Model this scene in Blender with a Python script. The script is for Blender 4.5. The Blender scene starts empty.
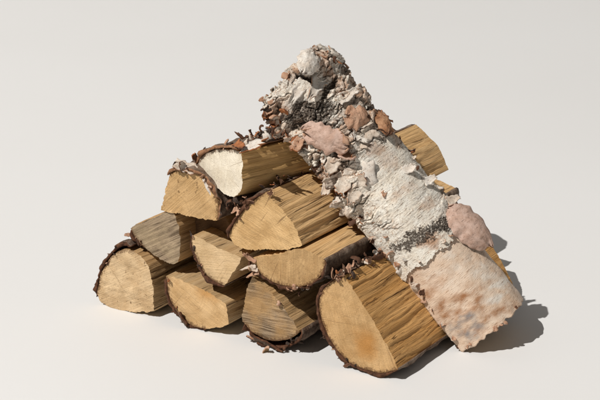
import bpy, math, random
import numpy as np
from math import sin, cos, radians, pi, sqrt
from mathutils import Vector, Matrix
from mathutils.geometry import delaunay_2d_cdt

SC = bpy.context.scene
COL = SC.collection
S = 0.0012                                   # working unit: 1.2 mm
# ------------------------------------------------------------------ camera
PITCH, LENS = radians(18), 100.0
FW = np.array([0, cos(PITCH), -sin(PITCH)]); RT = np.array([1.0, 0, 0]); UP = np.cross(RT, FW)
TGT = np.array([300, 40, 147]) * S
CAM = TGT - FW * (600 * LENS / 36 * S)
cam = bpy.data.objects.new('camera', bpy.data.cameras.new('camera')); COL.objects.link(cam)
cam.location = CAM; cam.rotation_euler = (pi / 2 - PITCH, 0, 0)
cam.data.lens = LENS; cam.data.sensor_width = 36; cam.data.clip_end = 100; cam.data.clip_start = 0.05
SC.camera = cam
# ------------------------------------------------------------------ light
world = bpy.data.worlds.new('World'); SC.world = world; world.use_nodes = True
bg = world.node_tree.nodes['Background']
bg.inputs[0].default_value = (1.0, 0.975, 0.95, 1); bg.inputs[1].default_value = 0.115
LD = np.array([0.75 * cos(radians(50)), 0.661 * cos(radians(50)), -sin(radians(50))])   # light travels this way
ld = bpy.data.lights.new('studio_lamp', 'AREA'); ld.shape = 'DISK'; ld.size = 0.13; ld.energy = 408 * (12 / 6) ** 2; ld.color = (1, 0.972, 0.935)
lamp = bpy.data.objects.new('studio_lamp', ld); COL.objects.link(lamp)
lamp.location = TGT - LD * 12.0
lamp.rotation_euler = Vector(LD).to_track_quat('-Z', 'Y').to_euler()
SC.view_settings.view_transform = 'Standard'; SC.view_settings.look = 'None'
SC.view_settings.exposure = 0; SC.view_settings.gamma = 1; SC.view_settings.use_curve_mapping = False
SC.render.engine = 'CYCLES'
SC.cycles.use_denoising = True; SC.cycles.denoiser = 'OPENIMAGEDENOISE'; SC.cycles.denoising_input_passes = 'RGB_ALBEDO_NORMAL'
SC.cycles.max_bounces = 6; SC.cycles.diffuse_bounces = 2

# ------------------------------------------------------------------ maths helpers
def proj(P):
    q = np.asarray(P) - CAM; d = q @ FW; k = 600 * LENS / 36
    return np.stack([300 + k * (q @ RT) / d, 200 - k * (q @ UP) / d], -1)
def hit(x, y, P, n):
    k = 600 * LENS / 36
    d = FW + RT * (x - 300) / k + UP * (200 - y) / k
    return CAM + d * (((P - CAM) @ n) / (d @ n))
_r = np.random.RandomState(7)
_perm = np.concatenate([_r.permutation(256)] * 3)
_g = np.array([[1,1,0],[-1,1,0],[1,-1,0],[-1,-1,0],[1,0,1],[-1,0,1],[1,0,-1],[-1,0,-1],[0,1,1],[0,-1,1],[0,1,-1],[0,-1,-1],[1,1,0],[-1,1,0],[0,-1,1],[0,-1,-1]], float)
def perlin(x, y, z=0.0):
    x, y, z = np.broadcast_arrays(np.asarray(x, float), np.asarray(y, float), np.asarray(z, float))
    xi, yi, zi = np.floor(x).astype(int), np.floor(y).astype(int), np.floor(z).astype(int)
    xf, yf, zf = x - xi, y - yi, z - zi
    xi &= 255; yi &= 255; zi &= 255
    f = lambda t: t * t * t * (t * (t * 6 - 15) + 10)
    u, v, w = f(xf), f(yf), f(zf)
    out = 0
    for a in (0, 1):
        for b in (0, 1):
            for c in (0, 1):
                h = _perm[_perm[_perm[xi + a] + yi + b] + zi + c] & 15
                g = _g[h]
                d = g[..., 0] * (xf - a) + g[..., 1] * (yf - b) + g[..., 2] * (zf - c)
                out = out + d * (u if a else 1 - u) * (v if b else 1 - v) * (w if c else 1 - w)
    return out
def fbm(x, y, z=0.0, o=3, g=.5):
    s, a, f = 0, 1.0, 1.0
    for i in range(o):
        s = s + a * perlin(x * f + 17.3 * i, y * f + 5.1 * i, z * f if np.ndim(z) else z + 3.7 * i); a *= g; f *= 2.03
    return s
def sstep(a, b, x):
    t = np.clip((x - a) / (b - a), 0, 1); return t * t * (3 - 2 * t)

# ------------------------------------------------------------------ node helper
class G:
    def __init__(s, name):
        s.m = bpy.data.materials.new(name); s.m.use_nodes = True
        s.t = s.m.node_tree; s.b = s.t.nodes['Principled BSDF']
        s.P = s.t.nodes.new('ShaderNodeTexCoord').outputs['Object']
    def set(s, sock, v):
        if isinstance(v, bpy.types.NodeSocket): s.t.links.new(v, sock)
        else: sock.default_value = v
    def math(s, op, a, b=0.0, clamp=False):
        n = s.t.nodes.new('ShaderNodeMath'); n.operation = op; n.use_clamp = clamp
        s.set(n.inputs[0], a); s.set(n.inputs[1], b); return n.outputs[0]
    def vmath(s, op, a, b):
        n = s.t.nodes.new('ShaderNodeVectorMath'); n.operation = op
        s.set(n.inputs[0], a); s.set(n.inputs[3] if op == 'SCALE' else n.inputs[1], b); return n.outputs[0]
    def noise(s, vec, scale=1.0, detail=2.0, rough=.55, color=False, dist=0.0):
        n = s.t.nodes.new('ShaderNodeTexNoise'); s.t.links.new(vec, n.inputs['Vector'])
        n.inputs['Scale'].default_value = scale; n.inputs['Detail'].default_value = detail
        n.inputs['Roughness'].default_value = rough; n.inputs['Distortion'].default_value = dist
        return n.outputs['Color' if color else 'Fac']
    def noise1(s, w, scale=1.0, detail=2.0, rough=.5):
        n = s.t.nodes.new('ShaderNodeTexNoise'); n.noise_dimensions = '1D'; s.set(n.inputs['W'], w)
        n.inputs['Scale'].default_value = scale; n.inputs['Detail'].default_value = detail; n.inputs['Roughness'].default_value = rough
        return n.outputs['Fac']
    def scale(s, vec, sc, rot=(0, 0, 0), loc=(0, 0, 0)):
        n = s.t.nodes.new('ShaderNodeMapping'); s.t.links.new(vec, n.inputs[0])
        n.inputs['Location'].default_value = loc; n.inputs['Rotation'].default_value = rot; n.inputs['Scale'].default_value = sc
        return n.outputs[0]
    def ramp(s, f, stops):
        n = s.t.nodes.new('ShaderNodeValToRGB'); s.set(n.inputs[0], f); e = n.color_ramp.elements
        while len(e) < len(stops): e.new(.5)
        for i, (p, c) in enumerate(stops):
            e[i].position = p; e[i].color = (*c, 1) if hasattr(c, '__len__') else (c, c, c, 1)
        return n.outputs[0]
    def rng(s, f, a, b, lo=0.0, hi=1.0):
        n = s.t.nodes.new('ShaderNodeMapRange'); s.set(n.inputs[0], f)
        for i, v in enumerate((a, b, lo, hi)): n.inputs[i + 1].default_value = v
        return n.outputs[0]
    def mix(s, f, a, b, mode='MIX'):
        n = s.t.nodes.new('ShaderNodeMix'); n.data_type = 'RGBA'; n.blend_type = mode
        s.set(n.inputs[0], f)
        for i, v in ((6, a), (7, b)): s.set(n.inputs[i], (*v, 1) if isinstance(v, tuple) and len(v) == 3 else v)
        return n.outputs[2]
    def attr(s, name):
        n = s.t.nodes.new('ShaderNodeAttribute'); n.attribute_name = name; return n.outputs['Fac']
    def sep(s, v):
        n = s.t.nodes.new('ShaderNodeSeparateXYZ'); s.t.links.new(v, n.inputs[0]); return n.outputs
    def comb(s, x, y, z):
        n = s.t.nodes.new('ShaderNodeCombineXYZ')
        for i, v in enumerate((x, y, z)): s.set(n.inputs[i], v)
        return n.outputs[0]
    def done(s, col, h=None, rough=.8, bump=.4, dist=.001, spec=.2):
        s.set(s.b.inputs['Base Color'], col); s.set(s.b.inputs['Roughness'], rough)
        s.b.inputs['Specular IOR Level'].default_value = spec
        if h is not None:
            n = s.t.nodes.new('ShaderNodeBump'); n.inputs['Strength'].default_value = bump; n.inputs['Distance'].default_value = dist
            s.t.links.new(h, n.inputs['Height']); s.t.links.new(n.outputs[0], s.b.inputs['Normal'])
        return s.m

def mul3(c, k): return tuple(min(1, v * k) for v in c)

def mat_end(name, A, B, pith=(0, 0), ang=0.0, ring=.35, saw=.3, speck=.3, chips=0.0, grey=0.0, stain=None, seed=0.0):
    """sawn end grain: growth rings round the pith, broken saw lines, pores, dark rim under the bark"""
    A, B = mul3(A, 1.07), mul3(B, 1.05)
    g = G(name); off = g.vmath('ADD', g.P, (seed, seed * .37, seed * 1.3))
    xs = g.sep(g.P); wob = g.noise(off, 35, 3)
    dx = g.math('SUBTRACT', xs[0], pith[0]); dz = g.math('SUBTRACT', xs[2], pith[1])
    r = g.math('SQRT', g.math('ADD', g.math('MULTIPLY', dx, dx), g.math('MULTIPLY', dz, dz)))
    r = g.math('ADD', r, g.math('MULTIPLY', wob, .010))
    rings = g.noise1(r, 420, 2, .6)
    q = g.math('ADD', g.math('MULTIPLY', xs[0], -sin(ang)), g.math('MULTIPLY', xs[2], cos(ang)))
    p = g.math('ADD', g.math('MULTIPLY', xs[0], cos(ang)), g.math('MULTIPLY', xs[2], sin(ang)))
    sw = g.noise(g.comb(g.math('MULTIPLY', q, 620), g.math('MULTIPLY', p, 26), seed), 1, 3, .6)
    sw2 = g.noise(g.comb(g.math('MULTIPLY', q, 170), g.math('MULTIPLY', p, 12), seed + 4), 1, 2, .6)
    # radial checks
    ra = g.math('ARCTAN2', dz, dx)
    chk = g.noise(g.comb(g.math('MULTIPLY', ra, 24), g.math('MULTIPLY', r, 14), seed + 9), 1, 3, .6)
    blot = g.noise(off, 38, 4, .6); fine = g.noise(off, 900, 2); pore = g.noise(off, 420, 3, .65)
    col = g.mix(g.rng(blot, .38, .62), mul3(A, 1.06), mul3(B, .92))
    dark = mul3(A, .55)
    col = g.mix(g.math('MULTIPLY', g.rng(rings, .42, .75), ring), col, mul3(B, .62))
    col = g.mix(g.math('MULTIPLY', g.rng(sw, .46, .70), min(1, saw * 1.5)), col, dark)
    col = g.mix(g.math('MULTIPLY', g.rng(sw, .46, .30), .35), col, mul3(A, 1.28))
    col = g.mix(g.math('MULTIPLY', g.rng(sw2, .48, .66), min(1, saw * 1.1)), col, mul3(B, .7))
    col = g.mix(g.math('MULTIPLY', g.rng(fine, .3, .7), .22), col, mul3(A, 1.18))
    col = g.mix(g.math('MULTIPLY', g.rng(pore, .64, .72), speck), col, (.10, .05, .022))
    col = g.mix(g.math('MULTIPLY', g.rng(chk, .645, .69), .65), col, (.17, .09, .04))
    big = g.noise(off, 14, 3, .6); col = g.mix(g.math('MULTIPLY', g.rng(big, .50, .66), .35), col, mul3(B, .62))
    if chips:
        cn = g.noise(g.scale(off, (1, 1, .7)), 150, 3, .6); col = g.mix(g.math('MULTIPLY', g.rng(cn, .655, .70), chips), col, (.14, .075, .03))
    if stain:
        (sx, sz, sr, sc, sa) = stain
        d = g.math('SQRT', g.math('ADD', g.math('POWER', g.math('SUBTRACT', xs[0], sx), 2.0), g.math('POWER', g.math('SUBTRACT', xs[2], sz), 2.0)))
        d = g.math('ADD', d, g.math('MULTIPLY', g.math('SUBTRACT', wob, .5), sr * 1.6))
        col = g.mix(g.math('MULTIPLY', g.rng(d, sr, sr * .2), sa), col, sc)
    if grey:
        gm = g.rng(g.noise(off, 26, 4, .6), .38, .58)
        gc = g.mix(g.rng(sw, .42, .60), (.36, .265, .175), (.105, .07, .042))
        col = g.mix(g.math('MULTIPLY', gm, grey), col, gc)
    rim = g.attr('rim')
    rn = g.noise(off, 330, 3, .7)
    col = g.mix(g.math('MULTIPLY', g.rng(g.math('ADD', rim, g.math('MULTIPLY', g.math('SUBTRACT', rn, .5), 1.5)), .62, .95), .85), col, (.13, .062, .026))
    h = g.math('ADD', g.math('ADD', g.math('MULTIPLY', sw, .8), g.math('MULTIPLY', fine, .5)), g.math('MULTIPLY', pore, -.6))
    return g.done(col, h, .85, .8, .0016)

def mat_split(name, A, B, D, seed=0.0, wave=.012, crack=.8, grey=0.0):
    """riven wood: long fibres along Y, dark cracks, pale torn fibres"""
    g = G(name)
    off = g.vmath('ADD', g.P, (seed, seed * .7, seed * 1.9))
    wc = g.noise(g.scale(off, (9, 9, 9)), 1, 2, .5, color=True)
    wv = g.vmath('SCALE', g.vmath('SUBTRACT', wc, (.5, .5, .5)), wave)
    Q = g.vmath('ADD', off, wv)
    f1 = g.noise(g.scale(Q, (560, 6, 560)), 1, 4, .6)
    f2 = g.noise(g.scale(Q, (120, 3, 120)), 1, 3, .55)
    f3 = g.noise(g.scale(Q, (1400, 40, 1400)), 1, 2)
    cr = g.noise(g.scale(Q, (260, 3.6, 260), loc=(3, 1, 5)), 1, 3, .6)
    bl = g.noise(off, 16, 3)
    col = g.mix(g.rng(f2, .34, .64), A, B)
    col = g.mix(g.math('MULTIPLY', g.rng(bl, .4, .65), .45), col, mul3(B, .72))
    col = g.mix(g.math('MULTIPLY', g.rng(f1, .49, .70), .62), col, D)
    col = g.mix(g.math('MULTIPLY', g.rng(f3, .45, .75), .3), col, mul3(A, 1.22))
    col = g.mix(g.math('MULTIPLY', g.rng(cr, .615, .665), crack), col, mul3(D, .4))
    if grey:
        col = g.mix(g.math('MULTIPLY', g.rng(g.noise(off, 30, 3), .35, .6), grey), col, (.22, .17, .12))
    h = g.math('ADD', g.math('ADD', g.math('MULTIPLY', f1, 1.0), g.math('MULTIPLY', f3, .4)), g.math('MULTIPLY', g.rng(cr, .6, .72), -1.4))
    return g.done(col, h, .78, .8, .0022)

def mat_bark_in(name, A=(.135, .058, .030), B=(.045, .021, .012), P=(.24, .125, .07)):
    g = G(name); n = g.noise(g.P, 170, 4, .65); m = g.noise(g.scale(g.P, (60, 200, 200)), 1, 3)
    col = g.mix(g.rng(n, .35, .65), B, A); col = g.mix(g.math('MULTIPLY', g.rng(m, .58, .75), .6), col, P)
    return g.done(col, n, .85, .7, .0015)
def mat_bark_out(name, pale=(.52, .46, .39), k=.5):
    g = G(name); n = g.noise(g.P, 55, 5, .65); f = g.noise(g.P, 480, 3, .6); l = g.noise(g.scale(g.P, (60, 420, 60)), 1, 3)
    col = g.mix(g.rng(n, k - .12, k + .12), (.075, .045, .03), pale)
    col = g.mix(g.math('MULTIPLY', g.rng(f, .5, .7), .45), col, (.33, .20, .12))
    col = g.mix(g.math('MULTIPLY', g.rng(l, .60, .68), .7), col, (.045, .03, .02))
    return g.done(col, g.math('ADD', n, g.math('MULTIPLY', f, .4)), .85, .8, .002)
def mat_flake(name, A, B, dk=.5, sc=1.0):
    """thin bark sheet: fine lenticel dashes, mottling"""
    g = G(name); n = g.noise(g.P, 110 * sc, 4, .6); f = g.noise(g.P, 700 * sc, 3, .65)
    l = g.noise(g.scale(g.P, (90, 620, 260), rot=(.4, .3, .2)), 1, 3)
    col = g.mix(g.rng(n, .36, .64), A, B)
    col = g.mix(g.math('MULTIPLY', g.rng(f, .48, .72), .35), col, mul3(B, .55))
    m2 = g.noise(g.P, 260 * sc, 4, .7); col = g.mix(g.math('MULTIPLY', g.rng(m2, .54, .68), .55), col, mul3(B, .4))
    col = g.mix(g.math('MULTIPLY', g.rng(l, .62, .69), dk), col, (.07, .035, .022))
    return g.done(col, g.math('ADD', n, g.math('MULTIPLY', f, .5)), .75, .5, .0012)

M = {}
M['bark_in'] = mat_bark_in('bark_inside')
M['bark_in_pale'] = mat_bark_in('bark_inside_pale', (.36, .19, .10), (.20, .095, .05), (.5, .34, .22))
M['bark_out'] = mat_bark_out('bark_outside', (.27, .205, .155), .53)
M['cream'] = mat_flake('flake_cream', (.72, .63, .53), (.56, .44, .34))
M['white'] = mat_flake('flake_white', (.76, .71, .64), (.66, .57, .48), .6)
M['peach'] = mat_flake('flake_peach', (.58, .37, .25), (.43, .235, .145))
M['orange'] = mat_flake('flake_orange', (.47, .19, .075), (.29, .10, .04), .3)
M['pink'] = mat_flake('flake_pink', (.64, .46, .375), (.50, .325, .245), .5)
M['rust'] = mat_flake('flake_rust', (.50, .28, .155), (.30, .135, .065), .4)
M['brown'] = mat_flake('flake_brown', (.17, .08, .045), (.08, .038, .022), .3)
M['dark'] = mat_flake('flake_dark', (.09, .06, .045), (.035, .024, .018), .3)
M['wood_chip'] = mat_flake('flake_wood', (.60, .40, .21), (.50, .30, .14), .1)

# ------------------------------------------------------------------ object helpers
def empty(name, loc, rotz=0.0, label=None, cat=None, group=None):
    o = bpy.data.objects.new(name, None); COL.objects.link(o); o.location = loc; o.rotation_euler = (0, 0, rotz)
    o.empty_display_size = .02
    tag(o, label, cat, group); return o
def tag(o, label=None, cat=None, group=None, kind=None):
    for k, v in (('label', label), ('category', cat), ('group', group), ('kind', kind)):
        if v: o[k] = v
def mesh(name, V, F, mats, parent=None, smooth=True, midx=None, attrs=None):
    me = bpy.data.meshes.new(name)
    V = np.asarray(V, float)
    me.from_pydata(V.tolist(), [], F if isinstance(F, list) else F.tolist()); 
    for m in mats: me.materials.append(m)
    if midx is not None: me.polygons.foreach_set('material_index', np.asarray(midx, np.int32))
    if smooth: me.polygons.foreach_set('use_smooth', np.ones(len(me.polygons), bool))
    for k, a in (attrs or {}).items():
        at = me.attributes.new(k, 'FLOAT', 'POINT'); at.data.foreach_set('value', np.asarray(a, np.float32))
    me.update()
    o = bpy.data.objects.new(name, me); COL.objects.link(o); o.parent = parent
    return o
def grid_faces(n, m, off=0, wrap=False, flip=False):
    """n rows of m columns"""
    i = np.arange(n - 1)[:, None]; j = np.arange(m if wrap else m - 1)[None, :]; j2 = (j + 1) % m
    a = off + i * m + j; b = off + i * m + j2; c = off + (i + 1) * m + j2; d = off + (i + 1) * m + j
    f = np.stack([a, b, c, d], -1).reshape(-1, 4)
    return f[:, ::-1] if flip else f

def catmull(P, n=8, closed=False):
    P = np.asarray(P, float)
    Q = np.vstack([2 * P[0] - P[1], P, 2 * P[-1] - P[-2]]); out = []
    for i in range(1, len(Q) - 2):
        for k in range(n):
            t = k / n
            out.append(.5 * ((2 * Q[i]) + (-Q[i-1] + Q[i+1]) * t + (2*Q[i-1] - 5*Q[i] + 4*Q[i+1] - Q[i+2]) * t*t + (-Q[i-1] + 3*Q[i] - 3*Q[i+1] + Q[i+2]) * t**3))
    out.append(P[-1]); return np.array(out)
def resample(P, step):
    d = np.r_[0, np.cumsum(np.linalg.norm(np.diff(P, axis=0), axis=1))]; n = max(2, int(round(d[-1] / step)) + 1)
    t = np.linspace(0, d[-1], n); return np.stack([np.interp(t, d, P[:, k]) for k in range(P.shape[1])], 1)

# ------------------------------------------------------------------ bark curls (thin sheets of real thickness)
def curl_geo(rs, L, Wd, lift, bend, twist=0.0, th=.9, nu=9, nv=6, rag=.35, cross=.5):
    """a strip in local x (length), y (width), z (up); starts at origin, lifts and bends; returns verts, faces, mat flags"""
    a = np.linspace(0, 1, nu); b = np.linspace(-.5, .5, nv)
    ang = lift + bend * a
    dx = np.cos(ang) * L / (nu - 1); dz = np.sin(ang) * L / (nu - 1)
    X = np.r_[0, np.cumsum(dx[:-1])]; Z = np.r_[0, np.cumsum(dz[:-1])]
    s0 = rs.uniform(0, 99)
    e1 = 1 + rag * perlin(a * 5 + s0, 0.5, s0) * 1.6; e2 = 1 + rag * perlin(a * 5 + s0 + 40, 3.5, s0) * 1.6
    taper = 1 - rs.uniform(.0, .7) * a ** 2
    V = np.zeros((nu, nv, 3)); Nn = np.zeros((nu, nv, 3))
    for j, bb in enumerate(b):
        wdt = Wd * np.where(bb < 0, e1, e2) * taper
        endr = 1 + rag * perlin(bb * 5 + s0, 7.7, s0) * a ** 3
        y = bb * wdt
        zc = cross * Wd * (bb * 2) ** 2 * .35 * (1 if bend >= 0 else -1)
        V[:, j, 0] = X * endr - np.sin(ang) * zc; V[:, j, 1] = y; V[:, j, 2] = Z + np.cos(ang) * zc
        tw = twist * a
        y0, z0 = V[:, j, 1].copy(), V[:, j, 2].copy()
        V[:, j, 1] = y0 * np.cos(tw); V[:, j, 2] = z0 + y0 * np.sin(tw)
        Nn[:, j, 0] = -np.sin(ang); Nn[:, j, 2] = np.cos(ang)
    V += .25 * th * perlin(V[..., 0] * .25 + s0, V[..., 1] * .25, V[..., 2] * .25)[..., None] * Nn * 2
    top = (V + Nn * th * .5).reshape(-1, 3); bot = (V - Nn * th * .5).reshape(-1, 3); n = nu * nv
    F = list(grid_faces(nu, nv).tolist()); mi = [0] * len(F)
    fb = grid_faces(nu, nv, n, flip=True).tolist(); F += fb; mi += [1] * len(fb)
    bd = [i * nv for i in range(nu)] + [(nu - 1) * nv + j for j in range(1, nv)] + [i * nv + nv - 1 for i in range(nu - 2, -1, -1)] + [j for j in range(nv - 2, 0, -1)]
    for k in range(len(bd)):
        p, q = bd[k], bd[(k + 1) % len(bd)]; F.append([q, p, p + n, q + n][::-1]); mi.append(1)
    return np.vstack([top, bot]), F, mi
def frame_from(x, z):
    z = np.asarray(z, float); z = z / np.linalg.norm(z); x = np.asarray(x, float); x = x - z * (x @ z)
    if np.linalg.norm(x) < 1e-6: x = np.array([1, .1, 0]) - z * z[0]
    x = x / np.linalg.norm(x); return np.stack([x, np.cross(z, x), z], 0)     # rows
class Heap:
    """collects many tiny shreds in one mesh"""
    def __init__(s): s.V = []; s.F = []; s.mi = []; s.n = 0; s.mats = []
    def mid(s, m):
        if m not in s.mats: s.mats.append(m)
        return s.mats.index(m)
    def add(s, V, F, mi, mo, mb):
        a, b = s.mid(mo), s.mid(mb)
        s.V.append(V); s.F += [[i + s.n for i in f] for f in F]; s.mi += [a if k == 0 else b for k in mi]; s.n += len(V)
    def build(s, name, parent, kind='stuff'):
        if not s.n: return None
        o = mesh(name, np.vstack(s.V), s.F, s.mats, parent, True, s.mi); tag(o, kind=kind); return o

# ------------------------------------------------------------------ floor and backdrop (one paper sweep)
g = G('paper_white'); n1 = g.noise(g.P, 1.3, 2); n2 = g.noise(g.P, 900, 2)
colp = g.mix(g.rng(n1, .3, .7), (.785, .778, .765), (.80, .795, .785))
M['paper'] = g.done(colp, n2, .7, .03, .0005, .25)
prof = [(-4.0, 0.0), (3.4, 0.0)] + [(3.4 + 1.0 * sin(t), 1.0 - 1.0 * cos(t)) for t in np.linspace(.1, pi / 2, 14)] + [(4.4, 3.4)]
Vf = [(x, y, z) for (y, z) in prof for x in (-4.5, 5.2)]
floor = mesh('floor', Vf, grid_faces(len(prof), 2), [M['paper']], smooth=True); tag(floor, kind='structure')

# ------------------------------------------------------------------ split logs
YAW = radians(33)
A0 = np.array([sin(YAW), cos(YAW), 0]); U0 = np.array([cos(YAW), -sin(YAW), 0]); ZZ = np.array([0, 0, 1.0])
O = hit(372, 375, np.zeros(3), ZZ)                  # where the front plane of the pile meets the floor
GROUP = 'split firewood logs stacked in the pile'

def log(label, segs, ends, splits, yaw=YAW, d=0.0, L=285, ground=False, bark=None, seed=1, amp=1.0, wave=0.0, taper=0.0, cap=1.0, fine=1.5, name='split_log'):
    """segs: list of (tag, [pixel points]) going round the sawn end; 'b' = under bark, 's' = riven side."""
    rs = np.random.RandomState(seed)
    pts = np.array([p for t, q in segs for p in q], float); c = pts.mean(0)
    A = np.array([sin(yaw), cos(yaw), 0]); U = np.array([cos(yaw), -sin(yaw), 0])
    bark = dict(th=4.0, gap=.6, ragged=2.2, mat='bark_in', lip=1.0) | (bark or {})
    def flat(d):
        Pc = hit(c[0], c[1], O + A0 * d * S, A0)
        return Pc, [(t, np.array([[(hit(x, y, Pc, A) - Pc) @ U / S, hit(x, y, Pc, A)[2] / S] for x, y in q])) for t, q in segs]
    Pc, fl = flat(d)
    zb = min(q[:, 1].min() for t, q in fl)
    if ground:                                      # let the lowest point of the outline down to the floor, the top stays
        bot = min(q[:, 1].min() - (bark['th'] + np.mean(bark['gap']) if t == 'b' else .5) for t, q in fl); top = max(q[:, 1].max() for t, q in fl)
        for t, q in fl: q[:, 1] -= bot * np.clip((top - q[:, 1]) / (top - bot), 0, 1) ** 1.5
        print('ground', label[:30], round(bot, 1), round(top, 1)); zb = 0.0
    base = np.array([Pc[0], Pc[1], zb * S])
    root = empty(name, base, -yaw, label, 'log', GROUP)
    # perimeter
    pu, tg, si = [], [], []
    nseg = len(fl)
    for k, (t, q) in enumerate(fl):
        q = np.vstack([q, fl[(k + 1) % nseg][1][:1]])
        q = resample(catmull(q, 10), .4) if t == 'b' else resample(catmull(q, 6) if len(q) > 2 else q, .4)
        q = resample(q, fine)[:-1]
        pu.append(q); tg += [t] * len(q); si += [k] * len(q)
    pu = np.vstack(pu); pu[:, 1] -= zb; tg = np.array(tg); si = np.array(si); n = len(pu)
    area = .5 * np.sum(pu[:, 0] * np.roll(pu[:, 1], -1) - np.roll(pu[:, 0], -1) * pu[:, 1])
    if area < 0: pu, tg, si = pu[::-1], tg[::-1], si[::-1]
    tan = np.roll(pu, -1, 0) - np.roll(pu, 1, 0); tan /= np.linalg.norm(tan, axis=1)[:, None]
    nor = np.stack([tan[:, 1], -tan[:, 0]], 1)
    sc = np.r_[0, np.cumsum(np.linalg.norm(np.diff(pu, axis=0), axis=1))]
    # axis stations: denser near the sawn end
    w = np.unique(np.r_[np.linspace(0, 12, 9), np.linspace(12, L, int(L / 3.6))]); m = len(w)
    cen = pu.mean(0)
    s2, w2 = np.meshgrid(sc, w)
    isS = (tg == 's').astype(float)
    # distance of a split vertex from the ends of its run -> fade
    fade = np.zeros(n)
    for k in set(si):
        ii = np.where(si == k)[0]; x = np.linspace(0, 1, len(ii)); fade[ii] = np.clip(np.minimum(x, 1 - x) * len(ii) * fine / 5.0, .25, 1)
    o1 = seed * 13.7
    sw = s2 + wave * perlin(s2 * .02 + o1, w2 * .022, 2.2) * 14
    led = fbm(sw * .055 + o1, w2 * .0045, .3, 2)
    led = np.floor(led * 5) / 5 + .35 * (led * 5 - np.floor(led * 5)) ** 3 / 5
    disp = 2.6 * led * (.5 + .5 * sstep(0, 60, w2)) + 1.1 * fbm(sw * .16 + o1, w2 * .008, 4.4, 3) + 1.0 * (1 - 2 * np.abs(perlin(sw * .30 + o1, w2 * .010, 8.1))) + .5 * perlin(sw * .55, w2 * .012, o1 + 3) + .35 * perlin(sw * 1.1, w2 * .03, o1)
    dispS = amp * disp * fade[None, :] * (1 - .6 * sstep(L - 30, L, w2))
    dispB = .6 * fbm(s2 * .1 + o1, w2 * .04, 1.1, 2)
    dd = np.where(isS[None, :] > 0, dispS, dispB)
    scl = 1 - taper * (w / L)
    P2 = cen + (pu[None] - cen) * scl[:, None, None] + nor[None] * dd[..., None]
    # sagging/bowing kept off the floor
    if ground: P2[..., 1] = np.maximum(P2[..., 1], .15)
    def endoff(x, z, sd):
        saw = perlin(x * .55 * cos(sd) + z * .55 * sin(sd), x * .03, sd) * .35
        return cap * (saw + 1.1 * fbm(x * .05 + sd, z * .05, sd, 3) + .25 * perlin(x * .5, z * .5, sd))
    V = np.zeros((m, n, 3)); V[..., 0] = P2[..., 0]; V[..., 2] = P2[..., 1]; V[..., 1] = w[:, None]
    V[..., 1] += endoff(P2[..., 0], P2[..., 1], seed) * np.exp(-w / 5)[:, None]
    Vb = V.reshape(-1, 3)
    # ---- riven sides: one part for each flat side ; the round back under the bark is its own part
    for k in range(nseg):
        ii = np.where(si == k)[0]
        if len(ii) == 0: continue
        if ii[0] == 0 and ii[-1] == n - 1 and len(ii) < n:      # run wraps
            brk = np.where(np.diff(ii) > 1)[0]
            if len(brk): ii = np.r_[ii[brk[0] + 1:], ii[:brk[0] + 1]]
        ii = np.r_[ii, (ii[-1] + 1) % n] ; ii = ii if True else ii
        pv = V[:, ii].reshape(-1, 3)
        t = segs[k][0]
        mesh('split_face' if t == 's' else 'sapwood', pv * S, grid_faces(m, len(ii)), [splits], root)
    # ---- sawn ends
    def capmesh(row, flip):
        B2 = np.stack([V[row, :, 0], V[row, :, 2]], 1)
        lo, hi = B2.min(0), B2.max(0); st = 1.9
        gx, gz = np.meshgrid(np.arange(lo[0], hi[0], st), np.arange(lo[1], hi[1], st)); gp = np.stack([gx.ravel(), gz.ravel()], 1)
        gp += rs.uniform(-.4, .4, gp.shape)
        x, z = gp[:, 0], gp[:, 1]; ins = np.zeros(len(gp), bool); j = n - 1; dm = np.full(len(gp), 1e9)
        for i in range(n):
            a, b = B2[i], B2[j]
            cnd = ((a[1] > z) != (b[1] > z)) & (x < (b[0] - a[0]) * (z - a[1]) / (b[1] - a[1] + 1e-12) + a[0]); ins ^= cnd
            dm = np.minimum(dm, (x - a[0]) ** 2 + (z - a[1]) ** 2); j = i
        gp = gp[ins & (dm > 1.2)]
        allp = np.vstack([B2, gp])
        ov, oe, of, orv, _, _ = delaunay_2d_cdt([Vector(p) for p in allp], [(i, (i + 1) % n) for i in range(n)], [], 1, 1e-5)
        ov = np.array([tuple(v) for v in ov])
        y = endoff(ov[:, 0], ov[:, 1], seed) if row == 0 else endoff(ov[:, 0], ov[:, 1], seed) * .0 + L
        if row == 0:
            for i, src in enumerate(orv):
                if src and src[0] < n: y[i] = V[0, src[0], 1]
        bb = B2[tg == 'b']
        rim = np.zeros(len(ov))
        if len(bb):
            for i0 in range(0, len(ov), 512):
                q = ov[i0:i0 + 512]; dmn = np.sqrt(((q[:, None] - bb[None]) ** 2).sum(-1)).min(1); rim[i0:i0 + 512] = 1 - np.clip(dmn / 9.0, 0, 1)
        of = [list(f)[::-1] if flip else list(f) for f in of]
        return mesh('end_face', np.stack([ov[:, 0], y, ov[:, 1]], 1) * S, of, [ends], root, True, None, {'rim': rim})
    capmesh(0, False); capmesh(m - 1, True)
    # ---- bark shell over each round run
    front = []
    for k in range(nseg):
        if segs[k][0] != 'b': continue
        ii = np.where(si == k)[0]
        if ii[0] == 0 and ii[-1] == n - 1:
            brk = np.where(np.diff(ii) > 1)[0]
            if len(brk): ii = np.r_[ii[brk[0] + 1:], ii[:brk[0] + 1]]
        ii = np.r_[ii, (ii[-1] + 1) % n]; q = len(ii)
        x = np.linspace(0, 1, q)
        bw = np.unique(np.r_[np.linspace(0, 14, 8), np.linspace(14, L, int(L / 5))]); mb = len(bw)
        sb, wb = np.meshgrid(sc[ii] if np.all(np.diff(sc[ii]) > 0) else np.arange(q) * fine, bw)
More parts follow.
